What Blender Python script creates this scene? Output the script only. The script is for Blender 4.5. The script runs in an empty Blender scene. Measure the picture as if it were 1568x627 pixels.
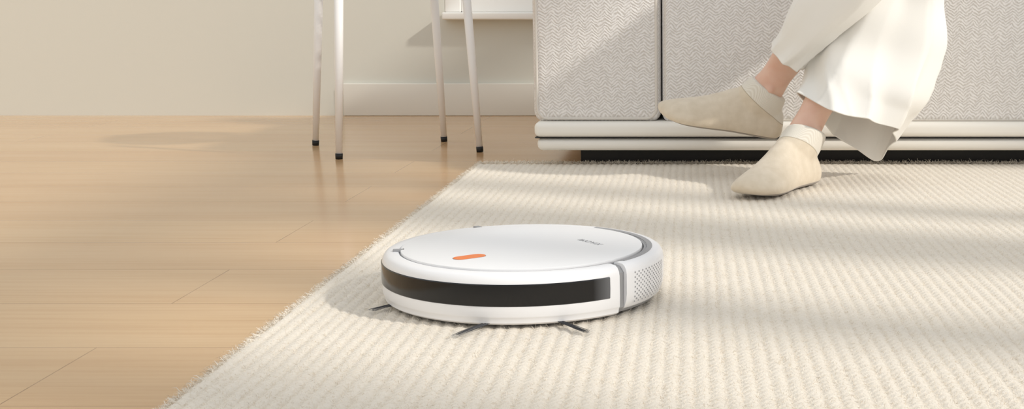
import bpy, bmesh, math, random
import numpy as np
from mathutils import Vector, Matrix
random.seed(4); rng=np.random.default_rng(7)
S=bpy.context.scene
S.view_settings.view_transform='Standard'
S.view_settings.look='None'

# ---------------------------------------------------------------- helpers
def lin(c):
    c=c/255
    return c/12.92 if c<=.04045 else ((c+.055)/1.055)**2.4
def col(h):
    h=h.lstrip('#'); return tuple(lin(int(h[i:i+2],16)) for i in (0,2,4))+(1,)
def new_mat(name,base,rough=.5,**kw):
    m=bpy.data.materials.new(name); m.use_nodes=True
    b=m.node_tree.nodes['Principled BSDF']
    b.inputs['Base Color'].default_value=col(base) if isinstance(base,str) else base
    b.inputs['Roughness'].default_value=rough
    for k,v in kw.items(): b.inputs[k.replace('_',' ')].default_value=v
    return m
class NT:
    def __init__(s,m): s.m=m; s.t=m.node_tree; s.b=s.t.nodes['Principled BSDF']
    def n(s,typ,**kw):
        x=s.t.nodes.new(typ)
        for k,v in kw.items(): setattr(x,k,v)
        return x
    def l(s,a,b): s.t.links.new(a,b)
    def math(s,op,a,b=None,c=None):
        x=s.n('ShaderNodeMath',operation=op)
        for i,v in enumerate((a,b,c)):
            if v is None: continue
            if isinstance(v,(int,float)): x.inputs[i].default_value=v
            else: s.l(v,x.inputs[i])
        return x.outputs[0]
    def obj(s): return s.n('ShaderNodeTexCoord').outputs['Object']
    def mapping(s,vec,scale=(1,1,1),loc=(0,0,0)):
        x=s.n('ShaderNodeMapping'); x.inputs['Scale'].default_value=scale; x.inputs['Location'].default_value=loc
        s.l(vec,x.inputs[0]); return x.outputs[0]
    def noise(s,vec,scale,detail=3,rough=.5):
        x=s.n('ShaderNodeTexNoise'); x.inputs['Scale'].default_value=scale; x.inputs['Detail'].default_value=detail
        x.inputs['Roughness'].default_value=rough; s.l(vec,x.inputs['Vector']); return x.outputs['Fac']
    def mix(s,f,a,b,mode='MIX'):
        x=s.n('ShaderNodeMix',data_type='RGBA',blend_type=mode)
        for i,v in ((0,f),(6,a),(7,b)):
            if isinstance(v,(int,float,tuple)): x.inputs[i].default_value=v
            else: s.l(v,x.inputs[i])
        return x.outputs[2]
    def ramp(s,f,a,b):
        x=s.n('ShaderNodeMapRange'); x.inputs[1].default_value=a; x.inputs[2].default_value=b
        s.l(f,x.inputs[0]); return x.outputs[0]
    def bump(s,h,strength,dist,prev=None):
        x=s.n('ShaderNodeBump'); x.inputs['Strength'].default_value=strength; x.inputs['Distance'].default_value=dist
        s.l(h,x.inputs['Height'])
        if prev is not None: s.l(prev,x.inputs['Normal'])
        return x.outputs[0]
def link(o): S.collection.objects.link(o); return o
def mesh_obj(name,verts,faces,mat=None,parent=None,smooth=True):
    me=bpy.data.meshes.new(name); me.from_pydata([tuple(v) for v in verts],[],faces); me.update()
    o=link(bpy.data.objects.new(name,me))
    if mat: me.materials.append(mat)
    if smooth:
        for p in me.polygons: p.use_smooth=True
    if parent: o.parent=parent
    return o
def empty(name,loc=(0,0,0)):
    o=link(bpy.data.objects.new(name,None)); o.location=loc; o.empty_display_size=.05; return o
def boxes(name,lst,mat,parent=None,bevel=0,seg=3):
    V=[];F=[]
    for (x0,x1,y0,y1,z0,z1) in lst:
        n=len(V)
        V+=[(x,y,z) for z in (z0,z1) for y in (y0,y1) for x in (x0,x1)]
        F+=[tuple(n+i for i in f) for f in ((0,2,3,1),(4,5,7,6),(0,1,5,4),(2,6,7,3),(0,4,6,2),(1,3,7,5))]
    o=mesh_obj(name,V,F,mat,parent,smooth=bevel>0)
    if bevel:
        b=o.modifiers.new('bev','BEVEL'); b.width=bevel; b.segments=seg; b.harden_normals=False
    return o
def catmull(P,n,closed=False):
    P=np.array(P,float); N=len(P); out=[]
    segs=N if closed else N-1
    for i in range(segs):
        g=(lambda k:P[k%N]) if closed else (lambda k:P[min(max(k,0),N-1)])
        a,b,c,d=g(i-1),g(i),g(i+1),g(i+2)
        for t in np.linspace(0,1,n,endpoint=False):
            out.append(.5*((2*b)+(c-a)*t+(2*a-5*b+4*c-d)*t*t+(3*b-a-3*c+d)*t**3))
    if not closed: out.append(P[-1])
    return np.array(out)
def skin_rings(R,cap0=True,cap1=True):
    k,m,_=R.shape; V=R.reshape(-1,3).tolist(); F=[]
    for i in range(k-1):
        for j in range(m):
            a=i*m+j;b=i*m+(j+1)%m
            F.append((a,b,b+m,a+m))
    if cap0: F.append(tuple(range(m))[::-1])
    if cap1: F.append(tuple((k-1)*m+j for j in range(m)))
    return V,F
def fix_normals(o):
    bm=bmesh.new(); bm.from_mesh(o.data); bmesh.ops.recalc_face_normals(bm,faces=bm.faces); bm.to_mesh(o.data); bm.free()
def ring(c,U,V,ru,rv,n=8):
    c=np.array(c,float);U=np.array(U,float);V=np.array(V,float);U/=np.linalg.norm(U);V/=np.linalg.norm(V)
    return [c+U*ru*math.cos(2*math.pi*i/n)+V*rv*math.sin(2*math.pi*i/n) for i in range(n)]
def loft(name,rings,around=6,along=6,mat=None,parent=None,cap0=True,cap1=True,fold=None):
    A=np.array([catmull(r,around,True) for r in rings])
    k,m,_=A.shape
    B=catmull(A.reshape(k,-1),along).reshape(-1,m,3)
    if fold: B=fold(B)
    V,F=skin_rings(B,cap0,cap1)
    o=mesh_obj(name,V,F,mat,parent); fix_normals(o); return o
def tube(name,path,r,mat,parent=None,n=12,closed=False):
    P=np.array(path,float); N=len(P)
    rr=r if hasattr(r,'__len__') else [r]*N
    R=[];prev=None
    for i in range(N):
        if closed: t=P[(i+1)%N]-P[i-1]
        else: t=P[min(i+1,N-1)]-P[max(i-1,0)]
        t/=np.linalg.norm(t)
        if prev is None:
            a=np.array([0,0,1.]) if abs(t[2])<.9 else np.array([1.,0,0])
            u=np.cross(t,a)
        else: u=prev-t*np.dot(prev,t)
        u/=np.linalg.norm(u); prev=u; v=np.cross(t,u)
        R.append([P[i]+rr[i]*(u*math.cos(2*math.pi*j/n)+v*math.sin(2*math.pi*j/n)) for j in range(n)])
    R=np.array(R)
    if closed: R=np.concatenate([R,R[:1]])
    V,F=skin_rings(R,not closed,not closed)
    o=mesh_obj(name,V,F,mat,parent); fix_normals(o); return o
def lathe_arc(name,prof,a0,a1,mat,parent=None,seg=120,caps=True,closedprof=True):
    full=abs(a1-a0)>=359.9
    k=seg if full else seg+1; m=len(prof); V=[];F=[]
    for i in range(k):
        a=math.radians(a0+(a1-a0)*i/seg)
        for r,z in prof: V.append((r*math.cos(a),r*math.sin(a),z))
    for i in range(seg):
        for j in range(m if closedprof else m-1):
            a=i*m+j;b=i*m+(j+1)%m;c=((i+1)%k)*m+(j+1)%m;d=((i+1)%k)*m+j
            F.append((a,b,c,d))
    if caps and not full and closedprof:
        F.append(tuple(range(m))); F.append(tuple((k-1)*m+j for j in range(m))[::-1])
    o=mesh_obj(name,V,F,mat,parent); fix_normals(o)
    o.data.set_sharp_from_angle(angle=math.radians(38))
    return o

# ---------------------------------------------------------------- camera
cam=bpy.data.cameras.new('camera'); co=link(bpy.data.objects.new('camera',cam)); S.camera=co
cam.sensor_width=36; cam.lens=46.0; cam.shift_x=-.173; cam.clip_start=.02
co.location=(0,0,.36); co.rotation_euler=(math.radians(90-8.9),0,0)

# ---------------------------------------------------------------- materials
m_wall=new_mat('painted_wall','#d9d8cf',.85)
nt=NT(m_wall); nt.l(nt.bump(nt.noise(nt.obj(),160,2),.05,.002),nt.b.inputs['Normal'])
m_trim=new_mat('trim_paint','#e6e2d9',.6)
m_frame=new_mat('window_frame_white','#f4f2ee',.45)
m_wood=new_mat('oak_floor','#d2a878',.36)
nt=NT(m_wood); ob=nt.obj()
br=nt.n('ShaderNodeTexBrick'); br.offset=.5
nt.l(nt.mapping(ob,loc=(1.72,-2.33,0)),br.inputs['Vector'])
for k,v in (('Scale',1),('Mortar Size',.0009),('Mortar Smooth',.3),('Brick Width',2.2),('Row Height',.2),('Bias',0)): br.inputs[k].default_value=v
br.inputs['Color1'].default_value=col('#c7a176'); br.inputs['Color2'].default_value=col('#cfac81'); br.inputs['Mortar'].default_value=col('#94724f')
gr=nt.noise(nt.mapping(ob,(1.2,34,1)),3,5,.6)
gr2=nt.noise(nt.mapping(ob,(.6,5,1)),2,3,.5)
c=nt.mix(nt.math('MULTIPLY',nt.ramp(gr,.42,.75),.6),br.outputs['Color'],col('#b99064'))
f=nt.math('MULTIPLY',nt.ramp(gr2,.4,.8),.5)
c=nt.mix(f,c,col('#d9ba93'))
nt.l(c,nt.b.inputs['Base Color'])
rr=nt.math('MULTIPLY_ADD',gr,.14,.10); nt.l(rr,nt.b.inputs['Roughness'])
b1=nt.bump(gr,.05,.0006); nt.l(b1,nt.b.inputs['Normal'])

m_rug=new_mat('knitted_wool_rug','#e6ded1',.95)
nt=NT(m_rug); ob=nt.obj(); sx=nt.n('ShaderNodeSeparateXYZ'); nt.l(ob,sx.inputs[0])
PIT=.0145
fx=nt.math('FRACT',nt.math('DIVIDE',nt.math('ADD',sx.outputs[0],10.0),PIT))
tri=nt.math('ABSOLUTE',nt.math('SUBTRACT',fx,.5))
wob=nt.noise(ob,35,2)
ph=nt.math('ADD',nt.math('ADD',nt.math('DIVIDE',sx.outputs[1],.012),nt.math('MULTIPLY',tri,1.1)),nt.math('MULTIPLY',wob,1.2))
st=nt.math('MULTIPLY_ADD',nt.math('SINE',nt.math('MULTIPLY',ph,6.2832)),.5,.5)
ns=nt.noise(ob,420,3,.7); nb=nt.noise(ob,45,3,.6)
hgt=nt.math('ADD',nt.math('MULTIPLY',st,.5),nt.math('ADD',nt.math('MULTIPLY',ns,1.1),nt.math('MULTIPLY',nb,.8)))
groove=nt.ramp(tri,.30,.5)
c=nt.mix(nt.math('MULTIPLY',groove,.26),col('#ebe2d4'),col('#d2c5b1'))
c=nt.mix(nt.math('MULTIPLY',nt.ramp(st,.45,0),.12),c,col('#cbbda7'))
c=nt.mix(nt.math('MULTIPLY',nt.ramp(nb,.45,.7),.20),c,col('#d8cbb7'))
nt.l(c,nt.b.inputs['Base Color'])
nt.l(nt.bump(hgt,.6,.0021),nt.b.inputs['Normal'])
nt.b.inputs['Sheen Weight'].default_value=.2
m_fib=new_mat('wool_fibres','#eae1d3',.95)

def fabric(name,c1,c2,wx=.016,pz=.0052):
    m=new_mat(name,c1,.95); nt=NT(m); ob=nt.obj(); sx=nt.n('ShaderNodeSeparateXYZ'); nt.l(ob,sx.inputs[0])
    warp=nt.noise(ob,45,2); w2=nt.noise(nt.mapping(ob,loc=(3,5,7)),60,2)
    px=nt.math('ADD',nt.math('ADD',sx.outputs[0],20.0),nt.math('MULTIPLY',warp,.010))
    t=nt.math('PINGPONG',px,wx)
    hv=nt.math('ADD',nt.math('ADD',sx.outputs[2],sx.outputs[1]),nt.math('MULTIPLY',t,.8))
    s=nt.math('MULTIPLY_ADD',nt.math('SINE',nt.math('MULTIPLY',nt.math('DIVIDE',nt.math('ADD',hv,nt.math('MULTIPLY',w2,.010)),pz),6.2832)),.5,.5)
    n2=nt.noise(ob,500,3,.7); n3=nt.noise(ob,150,3,.7)
    f=nt.ramp(nt.math('MULTIPLY_ADD',n3,1.6,nt.math('MULTIPLY',s,.7)),.75,1.45)
    nt.l(nt.mix(f,col(c2),col(c1)),nt.b.inputs['Base Color'])
    h=nt.math('ADD',f,nt.math('MULTIPLY',n2,.9))
    nt.l(nt.bump(h,.7,.0012),nt.b.inputs['Normal'])
    nt.b.inputs['Sheen Weight'].default_value=.2
    return m
m_sofa=fabric('herringbone_boucle','#f6f3f1','#d6d1cc',.014,.0068)
m_pipe=new_mat('piping_fabric','#dcd6ce',.9)
m_base=new_mat('sofa_base_leatherette','#f2eee6',.5)
m_black=new_mat('black_piping','#1c1a19',.5)
m_dark=new_mat('underside_shade_dark','#191716',.6)  # near-black standing in for the shade below the sofa
m_leg=new_mat('stool_white_metal','#f3f2f1',.5)
m_rubber=new_mat('black_rubber','#161616',.6)

# ---------------------------------------------------------------- room
boxes('floor',[(-4.5,3.2,-2.5,4.11,-.05,0)],m_wood)
YB=4.11
boxes('wall_back',[(-4.5,-.76,YB,YB+.15,0,2.8),(-.76,1.3,YB,YB+.15,0,.30),(-.76,1.3,YB,YB+.15,2.3,2.8),(1.3,3.2,YB,YB+.15,0,2.8)],m_wall)
boxes('baseboard_back',[(-1.083,3.2,YB-.014,YB,0,.102)],m_trim,bevel=.003)
boxes('wall_left',[(-4.65,-4.5,-2.5,YB+.15,0,2.8)],m_wall)
w1=empty('window_1',(.27,YB,.3))
o=boxes('frame',[(-.76,1.3,YB-.05,YB+.12,.30,.322),(-.76,-.71,YB,YB+.1,.322,2.3),(1.25,1.3,YB,YB+.1,.322,2.3),(-.76,1.3,YB,YB+.1,2.25,2.3),(.24,.30,YB,YB+.1,.322,2.3),(-.71,1.25,YB+.01,YB+.09,.322,.40)],m_frame,bevel=.004)
o.parent=w1; o.matrix_parent_inverse=Matrix.Translation((-.27,-YB,-.3))
XR=3.2
boxes('wall_right',[(XR,XR+.15,-2.5,-1.9,0,3.0),(XR,XR+.15,3.7,YB+.15,0,3.0),(XR,XR+.15,-1.9,3.7,2.85,3.0)],m_wall)
fr=[(XR,XR+.08,-1.9,3.7,0,.06),(XR,XR+.08,-1.9,3.7,2.79,2.85)]
for y,w in ((-1.9,.08),(-.95,.16),(-.45,.2),(.10,.12),(.56,.24),(.98,.10),(1.75,.24),(2.35,.16),(2.95,.2),(3.6,.1)): fr.append((XR,XR+.08,y,y+w,.06,2.79))
boxes('window_2',fr,m_frame)

# ---------------------------------------------------------------- rug
rug=empty('rug')
X0,X1,Y0,Y1=-.46,2.35,-.7,2.86
sub=8; nx=int((X1-X0)/PIT)*sub; xs=X0+np.arange(nx+1)*PIT/sub; X1=xs[-1]
ny=90; ys=np.linspace(Y0,Y1,ny+1)
V=[];F=[]
edge=np.array([math.sin(y*23)*.0012+random.uniform(-.0018,.0018) for y in ys])
for j,y in enumerate(ys):
    for i,x in enumerate(xs):
        fr_=((x+10)/PIT)%1
        z=.0060+.0017*abs(math.sin(math.pi*fr_))
        xe=x
        if i<3: xe+=edge[j]
        if i==0 or i==nx: z=.001
        if j==0 or j==ny: z=.001
        V.append((xe,y,z))
W=nx+1
F=[(j*W+i,j*W+i+1,(j+1)*W+i+1,(j+1)*W+i) for j in range(ny) for i in range(nx)]
mesh_obj('knitted_surface',V,F,m_rug,rug)
V=[];F=[]
def fibre(p,d,L,w):
    d=np.array(d,float); d/=np.linalg.norm(d); s=np.cross(d,rng.normal(size=3)); s/=np.linalg.norm(s)
    b=rng.normal(size=3)*L*.25; p=np.array(p)
    q=p+d*L*.5+b; e=p+d*L+b*.3; e[2]=max(e[2],.0008); q[2]=max(q[2],.001)
    n=len(V); V.extend([p-s*w,p+s*w,q+s*w,q-s*w,e]); F.extend([(n,n+1,n+2,n+3),(n+3,n+2,n+4)])
for _ in range(16000):
    y=rng.uniform(.4,Y1); fibre((X0+rng.uniform(-.001,.008),y,rng.uniform(.001,.007)),(-1,rng.normal()*.7,rng.uniform(-.2,.7)),rng.uniform(.003,.010),.0003)
for _ in range(9000):
    x=rng.uniform(X0,1.3); fibre((x,Y1-rng.uniform(0,.01),rng.uniform(.002,.007)),(rng.normal()*.7,1,rng.uniform(0,1.0)),rng.uniform(.004,.010),.0004)
for _ in range(130000):
    y=1.05+1.8*rng.random()**1.3; x=rng.uniform(X0,min(1.25,y*.4+.15)); fibre((x,y,.006),(rng.normal(),rng.normal(),.6),rng.uniform(.003,.006),.00022)
mesh_obj('wool_fuzz',V,F,m_fib,rug)

# ---------------------------------------------------------------- sofa
sofa=empty('sofa')
SX0,SX1=-.331,2.05
boxes('plinth_lower',[(SX0+.004,SX1,2.797,3.72,.039,.0665)],m_base,sofa,.012,4)
boxes('plinth_piping',[(SX0,SX1+.002,2.7945,3.72,.0662,.0688)],m_black,sofa,.0011,2)
boxes('plinth_upper',[(SX0-.001,SX1+.003,2.790,3.72,.0680,.101)],m_base,sofa,.012,5)
boxes('arm_left',[(-.336,-.0605,2.815,3.70,.098,.62)],m_sofa,sofa,.024,5)
boxes('seat',[(-.0575,1.76,2.812,3.50,.098,.42)],m_sofa,sofa,.018,5)
boxes('arm_right',[(1.766,2.04,2.815,3.70,.098,.62)],m_sofa,sofa,.024,5)
boxes('backrest',[(-.056,1.76,3.46,3.71,.30,.78)],m_sofa,sofa,.05,6)
boxes('back_cushion',[(-.04,.84,3.30,3.48,.42,.80),(.86,1.74,3.30,3.48,.42,.80)],m_sofa,sofa,.06,6)
boxes('underside_shade_box',[(-.24,1.97,2.875,3.66,0,.045)],m_dark,sofa,.004)  # dark recessed box added to blacken the shaded gap under the sofa
def rrect(x0,x1,z0,z1,r,y):
    P=[]
    for cx,cz,a in ((x1-r,z1-r,0),(x0+r,z1-r,90),(x0+r,z0+r,180),(x1-r,z0+r,270)):
        for k in range(7):
            t=math.radians(a+k*15); P.append((cx+r*math.cos(t),y,cz+r*math.sin(t)))
    return P
def dens(P,closed=True):
    out=[];n=len(P)
    for i in range(n):
        a=np.array(P[i]);b=np.array(P[(i+1)%n]);k=max(1,int(np.linalg.norm(b-a)/.03))
        for j in range(k): out.append(a+(b-a)*j/k)
    return out
tube('arm_left_piping',dens(rrect(-.327,-.071,.107,.611,.022,2.819)),.0032,m_pipe,sofa,8,True)
tube('seat_piping',dens(rrect(-.050,1.754,.104,.414,.016,2.818)),.0028,m_pipe,sofa,8,True)

# ---------------------------------------------------------------- stool
stool=empty('stool',(-.715,3.17,0))
feet=[(-.934,3.255),(-.80,2.97),(-.629,3.345),(-.50,3.11)]
tops36=[(-.905,3.235),(-.79,2.985),(-.640,3.325),(-.525,3.125)]
def pin(o,e): o.parent=e; o.matrix_parent_inverse=Matrix.Translation(e.location).inverted()
for i,(f_,t_) in enumerate(zip(feet,tops36)):
    F0=np.array([*f_,0.]);T0=np.array([*t_,.36]); d=(T0-F0)/.36
    o=tube(f'leg_{i+1}',[F0+d*.012,F0+d*.2,F0+d*.455],[.0076,.0096,.0108],m_leg,None,20); pin(o,stool)
    o=tube(f'foot_cap_{i+1}',[F0+d*.0005,F0+d*.013],[.0082,.0086],m_rubber,None,20); pin(o,stool)
lathe_arc('seat_ring',[(.148,.448),(.162,.448),(.162,.462),(.148,.462)],0,360,m_leg,stool,64)
cords=[]
for i in range(-11,12):
    t=i*.013; h=math.sqrt(.150**2-t*t)
    cords.append((t-.0022,t+.0022,-h,h,.456,.460))
    if i%2==0: cords.append((-h,h,t-.0020,t+.0020,.459,.463))
boxes('open_seat_faint_shadow',cords,m_leg,stool,.0006,1)  # unseen seat, opened into spaced cords so its cast shadow stays faint

# ---------------------------------------------------------------- robot vacuum
m_white=new_mat('vacuum_white_plastic','#f2f2f4',.36,Coat_Weight=.1)
m_lid=new_mat('vacuum_lid_white','#f1f1f2',.42)
m_gap=new_mat('vacuum_grey_gap','#9a9a9c',.5)
m_ir=new_mat('vacuum_black_window','#07080b',.12,Specular_IOR_Level=.5)
m_under=new_mat('vacuum_underside','#2a2a2c',.6)
m_orange=new_mat('vacuum_orange_button','#f07a1c',.4)
m_dots=new_mat('vacuum_vent_holes','#96979a',.6)
m_txt=new_mat('vacuum_print_grey','#8f8f93',.5)
VX,VY=-.1975,1.542
vac=empty('robot_vacuum',(VX,VY,0)); 
R=.1670
bump_prof=[(.150,.0125),(.1610,.0115),(.1647,.0140),(.1655,.0190),(.1663,.0200),(R,.0215),(R+.0003,.034),(R,.056),(.1660,.0610),(.1635,.0650),(.1600,.0672),(.1520,.0680),(.1478,.0676),(.1465,.0660),(.1465,.060),(.150,.050)]
AF=-141.0
af=math.radians(AF); fw=np.array([math.cos(af),math.sin(af)])
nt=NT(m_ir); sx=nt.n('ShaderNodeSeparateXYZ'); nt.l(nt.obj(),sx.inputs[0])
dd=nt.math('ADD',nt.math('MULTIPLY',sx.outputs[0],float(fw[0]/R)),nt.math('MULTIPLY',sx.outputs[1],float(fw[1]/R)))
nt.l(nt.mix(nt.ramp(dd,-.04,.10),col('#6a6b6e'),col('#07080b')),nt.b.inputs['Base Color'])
lathe_arc('bumper',bump_prof,AF-97,AF+97,m_white,vac,160)
rear_prof=[(.150,.0150),(.1590,.0150),(.1625,.0175),(.1657,.0260),(.1667,.034),(.1667,.056),(.1657,.0610),(.1633,.0650),(.1600,.0672),(.1520,.0680),(.1478,.0676),(.1465,.0660),(.1465,.060),(.150,.050)]
lathe_arc('rear_shell',rear_prof,AF+101,AF+360-101,m_white,vac,160)
lathe_arc('inner_body',[(0,.012),(.157,.012),(.1620,.018),(.1620,.058),(.157,.0640),(.150,.0655),(.1445,.0645),(.1440,.0630),(0,.0630)],0,360,m_gap,vac,128,closedprof=False)
lathe_arc('undertray',[(0,.0095),(.145,.0095),(.152,.012),(.150,.02),(0,.02)],0,360,m_under,vac,96,closedprof=False)
ir=[(R+.0001,.0325),(R+.0010,.0335),(R+.0013,.0445),(R+.0010,.0562),(R-.0002,.0572),(R-.003,.0450)]
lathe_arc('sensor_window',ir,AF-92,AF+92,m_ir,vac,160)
lid=lathe_arc('lid',[(0,.0698),(.10,.0700),(.1400,.0700),(.1428,.0694),(.1432,.0682),(.1425,.0640),(0,.0640)],0,360,m_lid,vac,160,closedprof=False)
lid.location=(-.002,-.001,0)
lathe_arc('lid_gasket',[(.1432,.0640),(.1462,.0640),(.1462,.0668),(.1432,.0668)],0,360,m_gap,vac,128)
lathe_arc('rear_trim',[(.1468,.0672),(.1530,.0676),(.1530,.0684),(.1468,.0681)],-36,60,m_gap,vac,80)
for k,a in enumerate((121,192)):
    t=math.radians(a); o=boxes(f'lid_notch_{k+1}',[(-.007,.007,-.004,.004,0,.004)],m_gap,vac,.001)
    o.location=(.147*math.cos(t),.147*math.sin(t),.0660); o.rotation_euler=(0,0,t)
def stadium(L,Wd,z0,z1,n=12):
    out=[]
    for s,a0 in ((1,-90),(-1,90)):
        for k in range(n+1):
            a=math.radians(a0+180*k/n); out.append((s*(L/2-Wd/2)+Wd/2*math.cos(a),Wd/2*math.sin(a)))
    N=len(out); V=[(x,y,z0) for x,y in out]+[(x*.985,y*.96,z1) for x,y in out]
    F=[tuple(range(N,2*N))]+[(i,(i+1)%N,N+(i+1)%N,N+i) for i in range(N)]
    return V,F
V_,F_=stadium(.040,.018,.0690,.0707)
o=mesh_obj('power_button',V_,F_,m_orange,vac,False); o.location=(-.053,-.078,0); o.rotation_euler=(0,0,af)
V_,F_=stadium(.0415,.0195,.0690,.07025)
o=mesh_obj('button_recess',V_,F_,m_gap,vac,False); o.location=(-.053,-.078,0); o.rotation_euler=(0,0,af)
cu=bpy.data.curves.new('logo_print','FONT'); cu.body='XIAOMI'; cu.size=.0120; cu.extrude=.00005; cu.align_x='CENTER'; cu.align_y='CENTER'; cu.space_character=1.1
o=link(bpy.data.objects.new('logo_print',cu)); cu.materials.append(m_txt); o.parent=vac; o.location=(.078,.016,.0701); o.rotation_euler=(0,0,af-math.pi/2)
V=[];F=[]
for r_ in range(13):
    for c_ in range(11):
        a=math.radians(-35+c_*2.6+(1.3 if r_%2 else 0)); z=.0225+r_*.0028
        if z<.033: rad=.1657+(z-.026)/.008*.001+.0002
        else: rad=.1667
        rad+=.00025
        er=np.array([math.cos(a),math.sin(a),0]);et=np.array([-math.sin(a),math.cos(a),0]);ez=np.array([0,0,1.])
        n=len(V); cpt=er*rad+ez*z
        V+=[cpt+.00105*(et*math.cos(q)+ez*math.sin(q)) for q in np.linspace(0,2*math.pi,9)[:-1]]
        F.append(tuple(range(n,n+8)))
mesh_obj('air_vent',V,F,m_dots,vac,False)
for k,s in enumerate((-1,1)):
    pth=[(s*.1*fw[1]*-1+ -fw[1]*s*.012*q, s*.1*fw[0]+fw[0]*s*.012*q,.030) for q in (-1,1)]
    tube(f'wheel_{k+1}',pth,.022,m_under,vac,24)
m_br=new_mat('brush_bristle_grey','#3e3f43',.7)
def brush(name,hub,arms):
    bm_v=[];bm_f=[]
    for (ex,ey) in arms:
        for k in range(16):
            h=np.array([hub[0],hub[1],.0135]); e=np.array([ex,ey,.0115])
            side=np.array([-(e-h)[1],(e-h)[0],0]); side/=np.linalg.norm(side)
            o1=rng.uniform(-1,1); a=h+side*.002*o1; e2=e+side*(.0045*o1)+ (e-h)*rng.uniform(-.06,.02)+np.array([0,0,rng.uniform(-.001,.001)])
            mid=(a+e2)/2+np.array([0,0,.0008])+side*.001*rng.normal()
            w=.00040; u=side*w; n=len(bm_v); up=np.array([0,0,w])
            for p,q in ((a,1),(mid,1),(e2,.5)):
                bm_v.extend([p-u*q,p+up*q*1.2,p+u*q])
            for s_ in (0,3):
                for j in range(3): bm_f.append((n+s_+j,n+s_+(j+1)%3,n+s_+3+(j+1)%3,n+s_+3+j))
    return mesh_obj(name,bm_v,bm_f,m_br,vac,False)
cx,cy=VX,VY
brush('side_brush_1',(-.185-cx,1.445-cy),[(-.246-cx,1.336-cy),(-.106-cx,1.347-cy),(-.20-cx,1.52-cy)])
brush('side_brush_2',(-.305-cx,1.515-cy),[(-.362-cx,1.448-cy),(-.25-cx,1.50-cy),(-.31-cx,1.60-cy)])

# ---------------------------------------------------------------- person
person=empty('seated_person')
m_skin=new_mat('skin','#e0b49c',.5,Subsurface_Weight=.15,Subsurface_Scale=.01)
nt=NT(m_skin); ob=nt.obj(); f=nt.ramp(nt.noise(ob,22,3),.35,.7)
nt.l(nt.mix(f,col('#e8c4b0'),col('#deb09a')),nt.b.inputs['Base Color']); nt.b.inputs['Subsurface Radius'].default_value=(1,.35,.2)
nt.l(nt.bump(nt.noise(ob,350,2),.1,.0006),nt.b.inputs['Normal'])
m_pant=new_mat('white_trouser_cloth','#f1efea',.85)
nt=NT(m_pant); ob=nt.obj(); nt.l(nt.bump(nt.noise(ob,900,2),.15,.0004),nt.b.inputs['Normal']); nt.b.inputs['Sheen Weight'].default_value=.1
m_slip=new_mat('slipper_suede','#dccfba',.9)
nt=NT(m_slip); ob=nt.obj(); sx=nt.n('ShaderNodeSeparateXYZ'); nt.l(ob,sx.inputs[0])
nz=nt.noise(ob,60,3)
c=nt.mix(nt.ramp(nz,.3,.75),col('#dfd2be'),col('#d3c5af'))
d=nt.math('ADD',sx.outputs[2],nt.math('MULTIPLY',sx.outputs[0],-.62))
mk=nt.ramp(d,.0325,.0335)
rib=nt.math('MULTIPLY_ADD',nt.math('SINE',nt.math('MULTIPLY',nt.math('ADD',sx.outputs[0],nt.math('MULTIPLY',sx.outputs[1],1.3)),2600)),.5,.5)
kn=nt.mix(rib,col('#eae5da'),col('#ddd6c9'))
c=nt.mix(mk,c,kn)
seam=nt.ramp(nt.math('ABSOLUTE',nt.math('SUBTRACT',d,.0325)),.0014,.0004)
c=nt.mix(nt.math('MULTIPLY',seam,.6),c,col('#a8997f'))
so=nt.ramp(sx.outputs[2],.0085,.0075)
c=nt.mix(so,c,col('#988d80'))
nt.l(c,nt.b.inputs['Base Color'])
h=nt.math('ADD',nt.math('MULTIPLY',nt.noise(ob,500,2),.5),nt.math('MULTIPLY',nt.math('MULTIPLY',rib,mk),.5))
h=nt.math('SUBTRACT',h,nt.math('MULTIPLY',seam,1.2))
nt.l(nt.bump(h,.35,.0012),nt.b.inputs['Normal']); nt.b.inputs['Sheen Weight'].default_value=.3

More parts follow.
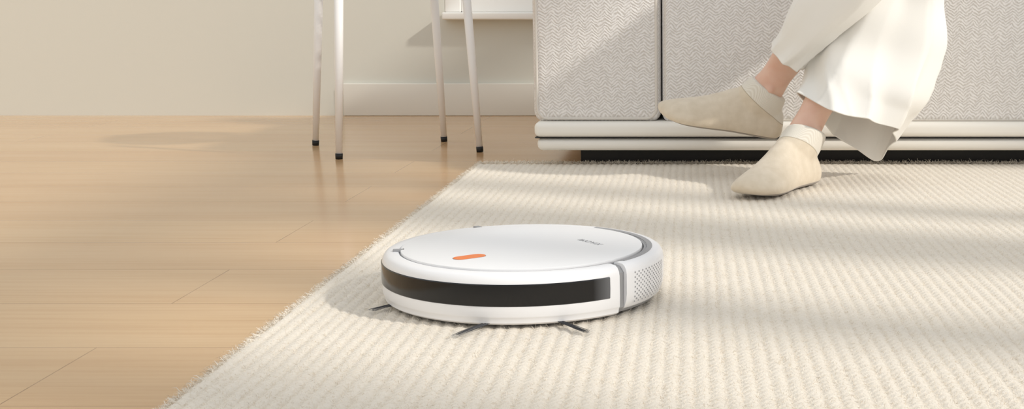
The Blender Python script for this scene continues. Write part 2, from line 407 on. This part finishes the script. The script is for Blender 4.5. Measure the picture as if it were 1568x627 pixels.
SEC=[(0.0,.010,.014,.034,0),(.005,.022,.005,.054,0),(.018,.031,.0,.066,0),(.05,.0345,0,.078,0),(.08,.036,0,.088,0),(.105,.0375,0,.086,0),(.13,.040,0,.074,.001),(.16,.0435,0,.060,.002),(.19,.0445,.001,.050,.003),(.213,.0415,.004,.043,.003),(.232,.033,.008,.036,.002),(.244,.020,.013,.030,0),(.249,.008,.018,.025,0)]
def slipper(name,heel,fwd,up,side_sign,shin,parent,scale=1.0):
    rings=[]
    for x,w,zb,zt,yo in SEC:
        zc=zb+.36*(zt-zb); r_=[]
        for k in range(16):
            a=2*math.pi*k/16; c_,s_=math.cos(a),math.sin(a)
            if s_>=0: yy=w*math.copysign(abs(c_)**.9,c_)*(1-.22*s_); z=zc+(zt-zc)*s_
            else: yy=w*math.copysign(abs(c_)**.6,c_); z=zc-(zc-zb)*abs(s_)**.6
            r_.append((x,yy+yo*side_sign*2,z))
        rings.append(np.array(r_))
    A=np.array([catmull(r,3,True) for r in rings]); k,m,_=A.shape
    B=catmull(A.reshape(k,-1),5).reshape(-1,m,3)
    V,F=skin_rings(B)
    s_=np.array(shin,float); s_/=np.linalg.norm(s_)
    c0=np.array((.056,0,.060))
    ax=np.array((1,0,.45))
    def rg(c,t,rx,ry):
        return ring(c,ax,(0,1,0),rx,ry)
    cr=[rg((.062,0,.040),0,.049,.030),rg((.062,0,.058),0,.050,.034)]
    for d_,rx,ry in ((.018,.047,.0350),(.034,.0435,.0345),(.044,.0410,.0340)): cr.append(rg(c0+np.array((.003,0,0))+s_*d_,0,rx,ry))
    A=np.array([catmull(r,5,True) for r in cr]); k,m,_=A.shape
    B=catmull(A.reshape(k,-1),5).reshape(-1,m,3)
    V2,F2=skin_rings(B); n=len(V); V=V+V2; F=F+[tuple(n+i for i in f) for f in F2]
    o=mesh_obj(name,V,F,m_slip,parent); fix_normals(o)
    rm=o.modifiers.new('rm','REMESH'); rm.mode='VOXEL'; rm.voxel_size=.0022; rm.use_smooth_shade=True
    sm=o.modifiers.new('sm','SMOOTH'); sm.factor=.6; sm.iterations=14
    f=Vector(fwd).normalized(); u=Vector(up); u=(u-f*u.dot(f)).normalized(); s=u.cross(f)
    M=Matrix((( f.x*scale,s.x*scale,u.x*scale,heel[0]),(f.y*scale,s.y*scale,u.y*scale,heel[1]),(f.z*scale,s.z*scale,u.z*scale,heel[2]),(0,0,0,1)))
    o.matrix_world=M
    return M
def local_dir(fwd,up,d):
    f=Vector(fwd).normalized(); u=Vector(up); u=(u-f*u.dot(f)).normalized(); s=u.cross(f); d=Vector(d).normalized()
    return (d.dot(f),d.dot(s),d.dot(u))
fR=(-.54,-.84,0.0); uR=(0,0,1); shR=(.50,.30,.85)
fL=(-.985,-.06,.19); uL=(.05,-.22,1); shL=(.52,-.35,.80)
Ms=slipper('slipper_right',(.236,2.522,.0085),fR,uR,1,local_dir(fR,uR,shR),person,1.08)
Mc=slipper('slipper_left',(.184,2.655,.080),fL,uL,1,local_dir(fL,uL,shL),person,1.03)
def leg(name,M,sh,dists,tail,parent):
    a0=np.array(M@Vector((.058,0,.045))); a1=np.array(M@Vector((.056,0,.072)))
    sh=np.array(sh,float); sh/=np.linalg.norm(sh)
    P=[a0,a1]; Rr=[(.030,.026),(.0345,.0295)]
    for d_,rx,ry in dists: P.append(a1+sh*d_); Rr.append((rx,ry))
    for p,rx,ry in tail: P.append(np.array(p)); Rr.append((rx,ry))
    fwd=np.array(M.to_3x3()@Vector((1,0,0))); fwd/=np.linalg.norm(fwd); rings=[]
    for i,p in enumerate(P):
        t=P[min(i+1,len(P)-1)]-P[max(i-1,0)]; t/=np.linalg.norm(t)
        u=fwd-t*fwd.dot(t); u/=np.linalg.norm(u); v=np.cross(t,u)
        rings.append(ring(p,u,v,*Rr[i]))
    o=loft(name,rings,5,8,m_skin,parent)
    bm=bmesh.new(); bm.from_mesh(o.data)
    v3=M.to_3x3()@Vector((0,1,0)); v3.normalize()
    for s_ in (-1,1):
        c_=Vector(a1+sh*(.034 if s_>0 else .028))+v3*s_*.0245
        bmesh.ops.create_icosphere(bm,subdivisions=3,radius=.0120,matrix=Matrix.Translation(c_))
    bm.to_mesh(o.data); bm.free()
    rm=o.modifiers.new('rm','REMESH'); rm.mode='VOXEL'; rm.voxel_size=.0025; rm.use_smooth_shade=True
    sm=o.modifiers.new('sm','SMOOTH'); sm.factor=.6; sm.iterations=12
leg('leg_right',Ms,shR,[(.03,.033,.030),(.065,.0300,.0285),(.105,.031,.030)],[((.318,2.585,.25),.033,.032),((.385,2.60,.35),.042,.042),((.43,2.59,.45),.045,.045)],person)
leg('leg_left',Mc,shL,[(.03,.034,.030),(.065,.0305,.028),(.10,.033,.030)],[((.235,2.55,.31),.038,.036),((.30,2.505,.40),.046,.045),((.38,2.475,.52),.048,.048)],person)

def fold_fn(amp,freqs,seed,twist=1.2,a0=None):
    r_=np.random.default_rng(seed)
    def f(B):
        k,m,_=B.shape; out=B.copy()
        cen=B.mean(axis=1,keepdims=True); d=B-cen; ln=np.linalg.norm(d,axis=2,keepdims=True); d=d/ln
        ph=np.linspace(0,2*np.pi,m,endpoint=False)[None,:]; s=np.linspace(0,1,k)[:,None]
        disp=np.zeros((k,m))
        for q in freqs:
            a=r_.uniform(0,6.28); tw=r_.uniform(-twist,twist)*q
            th=q*ph+a+tw*s*3+.5*np.sin(s*11+a)
            w_=(1-2*np.abs(np.sin(th/2))**.7)*.7+np.sin(th+.6)*.3
            disp+=w_*(.6+.4*np.sin(s*7+a+ph))/len(freqs)**.5
        disp+=.5*np.sin(s*34+np.sin(ph+1)*2.5)*np.exp(-((s-.55)/.2)**2)
        env=amp*(1-.45*s)
        return out+d*(disp*env)[:,:,None]
    return f
X=(1,0,0)
hem=[(.412,2.58,.085),(.388,2.49,.118),(.330,2.435,.142),(.262,2.425,.158),(.210,2.500,.182),(.258,2.615,.118),(.320,2.655,.072),(.380,2.65,.035)]
hem=[np.array(p) for p in hem]
r1=[np.array(p) for p in ring((.343,2.555,.20),(1,0,-.25),(0,-1,.1),.118,.105)]
rings=[hem,
 [hem[i]*.55+r1[i]*.45 for i in range(8)],
 r1,
 ring((.368,2.575,.275),(1,0,-.12),(0,-1,0),.124,.092),
 ring((.400,2.58,.36),X,(0,-1,0),.098,.088),
 ring((.425,2.575,.45),X,(0,-1,.25),.082,.088),
 ring((.45,2.63,.505),X,(0,-.7,.7),.078,.085),
 ring((.48,2.76,.515),X,(0,-.15,1),.082,.083),
 ring((.53,2.92,.515),X,(0,0,1),.09,.088),
 ring((.57,3.08,.515),X,(0,0,1),.10,.092)]
o=loft('trouser_leg_right',rings,18,12,m_pant,person,cap0=False,fold=fold_fn(.0185,(3,5,8),5,.5))
def cloth(o,t=.0022):
    s=o.modifiers.new('sol','SOLIDIFY'); s.thickness=t; s.offset=0
cloth(o)
VF=(-.15,-.95,-.3)
rings=[ring((.188,2.568,.250),(.055,0,-.046),VF,.041,.041),
 ring((.212,2.548,.280),(.82,0,-.57),VF,.045,.045),
 ring((.240,2.525,.320),(.87,0,-.49),VF,.056,.052),
 ring((.283,2.50,.375),(.9,0,-.4),(0,-1,-.2),.070,.064),
 ring((.34,2.475,.45),(.93,0,-.35),(0,-1,0),.078,.072),
 ring((.40,2.475,.545),(1,0,-.2),(0,-1,.4),.076,.076),
 ring((.435,2.56,.61),(1,0,-.1),(0,-.5,.8),.076,.076),
 ring((.48,2.74,.625),X,(0,0,1),.08,.082),
 ring((.54,2.92,.60),X,(0,.2,1),.088,.088),
 ring((.63,3.08,.55),X,(0,.3,1),.10,.095)]
o=loft('trouser_leg_left',rings,16,12,m_pant,person,cap0=False,fold=fold_fn(.0095,(3,4,7),11,.6)); cloth(o)
rings=[ring((.62,3.10,.435),X,(0,1,0),.15,.11),ring((.62,3.11,.48),X,(0,1,0),.18,.135),ring((.62,3.12,.56),X,(0,1,0),.175,.13),ring((.62,3.14,.65),X,(0,1,0),.145,.105)]
loft('trouser_hips',rings,6,6,m_pant,person)
m_sweat=new_mat('cream_sweater','#eee6d8',.9)
def skinmesh(name,V,E,Rd,mat,root=0):
    me=bpy.data.meshes.new(name); me.from_pydata(V,E,[]); o=link(bpy.data.objects.new(name,me)); me.materials.append(mat); o.parent=person
    md=o.modifiers.new('skin','SKIN'); md.use_smooth_shade=True
    for i,r_ in enumerate(Rd): me.skin_vertices[0].data[i].radius=r_ if isinstance(r_,tuple) else (r_,r_)
    me.skin_vertices[0].data[root].use_root=True
    s=o.modifiers.new('s','SUBSURF'); s.levels=2; s.render_levels=2
    return o
skinmesh('sweater',[(.62,3.13,.62),(.62,3.14,.76),(.62,3.15,.92),(.62,3.16,1.04),(.62,3.16,1.09),(.45,3.15,1.02),(.40,3.02,.80),(.47,2.82,.72),(.79,3.15,1.02),(.86,3.03,.80),(.76,2.84,.72)],
 [(0,1),(1,2),(2,3),(3,4),(3,5),(5,6),(6,7),(3,8),(8,9),(9,10)],[(.15,.11),(.135,.10),(.15,.11),(.13,.09),.055,.06,.05,.036,.06,.05,.036],m_sweat)
skinmesh('head',[(.62,3.16,1.08),(.62,3.155,1.16),(.62,3.14,1.22),(.62,3.14,1.29),(.62,3.15,1.35),(.62,3.05,1.245)],[(0,1),(1,2),(2,3),(3,4),(3,5)],[.05,.048,.065,(.075,.09),.06,.014],m_skin)
m_hair=new_mat('dark_hair','#33241c',.5)
rings=[ring((.62,3.21,1.08),X,(0,1,0),.08,.035),ring((.62,3.205,1.2),X,(0,1,0),.088,.06),ring((.62,3.185,1.3),X,(0,1,0),.088,.085),ring((.62,3.165,1.38),X,(0,1,0),.075,.085),ring((.62,3.16,1.42),X,(0,1,0),.03,.035)]
loft('hair',rings,5,5,m_hair,person)
for nm,sx_,hx,hy in (('hand_left',1,.49,2.78),('hand_right',-1,.74,2.80)):
    zz=.725; V=[(hx,hy,zz)];E=[];Rd=[(.028,.016)]
    V.append((hx+.0*sx_,hy-.05,zz+.003));E.append((0,1));Rd.append((.034,.013))
    for q,(dx,Lf) in enumerate(((-.027,.055),(-.009,.07),(.009,.066),(.026,.05))):
        a=len(V); V+= [(hx+dx,hy-.075,zz),(hx+dx*1.15,hy-.075-Lf*.5,zz-.006),(hx+dx*1.2,hy-.075-Lf,zz-.02)]
        E+=[(1,a),(a,a+1),(a+1,a+2)]; Rd+=[.009,.0085,.007]
    a=len(V); V+=[(hx+.035*sx_,hy-.03,zz-.005),(hx+.052*sx_,hy-.06,zz-.012)]; E+=[(0,a),(a,a+1)]; Rd+=[.011,.009]
    skinmesh(nm,V,E,Rd,m_skin)

# ---------------------------------------------------------------- light
W_=bpy.data.worlds.new('sky'); S.world=W_; W_.use_nodes=True
bg=W_.node_tree.nodes['Background']; bg.inputs[0].default_value=(.96,.98,1,1); bg.inputs[1].default_value=.84
sl=bpy.data.lights.new('sun','SUN'); sl.energy=2.25; sl.angle=math.radians(2.4); sl.color=(1,.95,.87)
so_=link(bpy.data.objects.new('sun',sl))
az=math.radians(-22); el=math.radians(33)
dv=Vector((math.cos(el)*math.cos(az),math.cos(el)*math.sin(az),math.sin(el)))
so_.rotation_euler=dv.to_track_quat('Z','Y').to_euler(); so_.location=dv*6
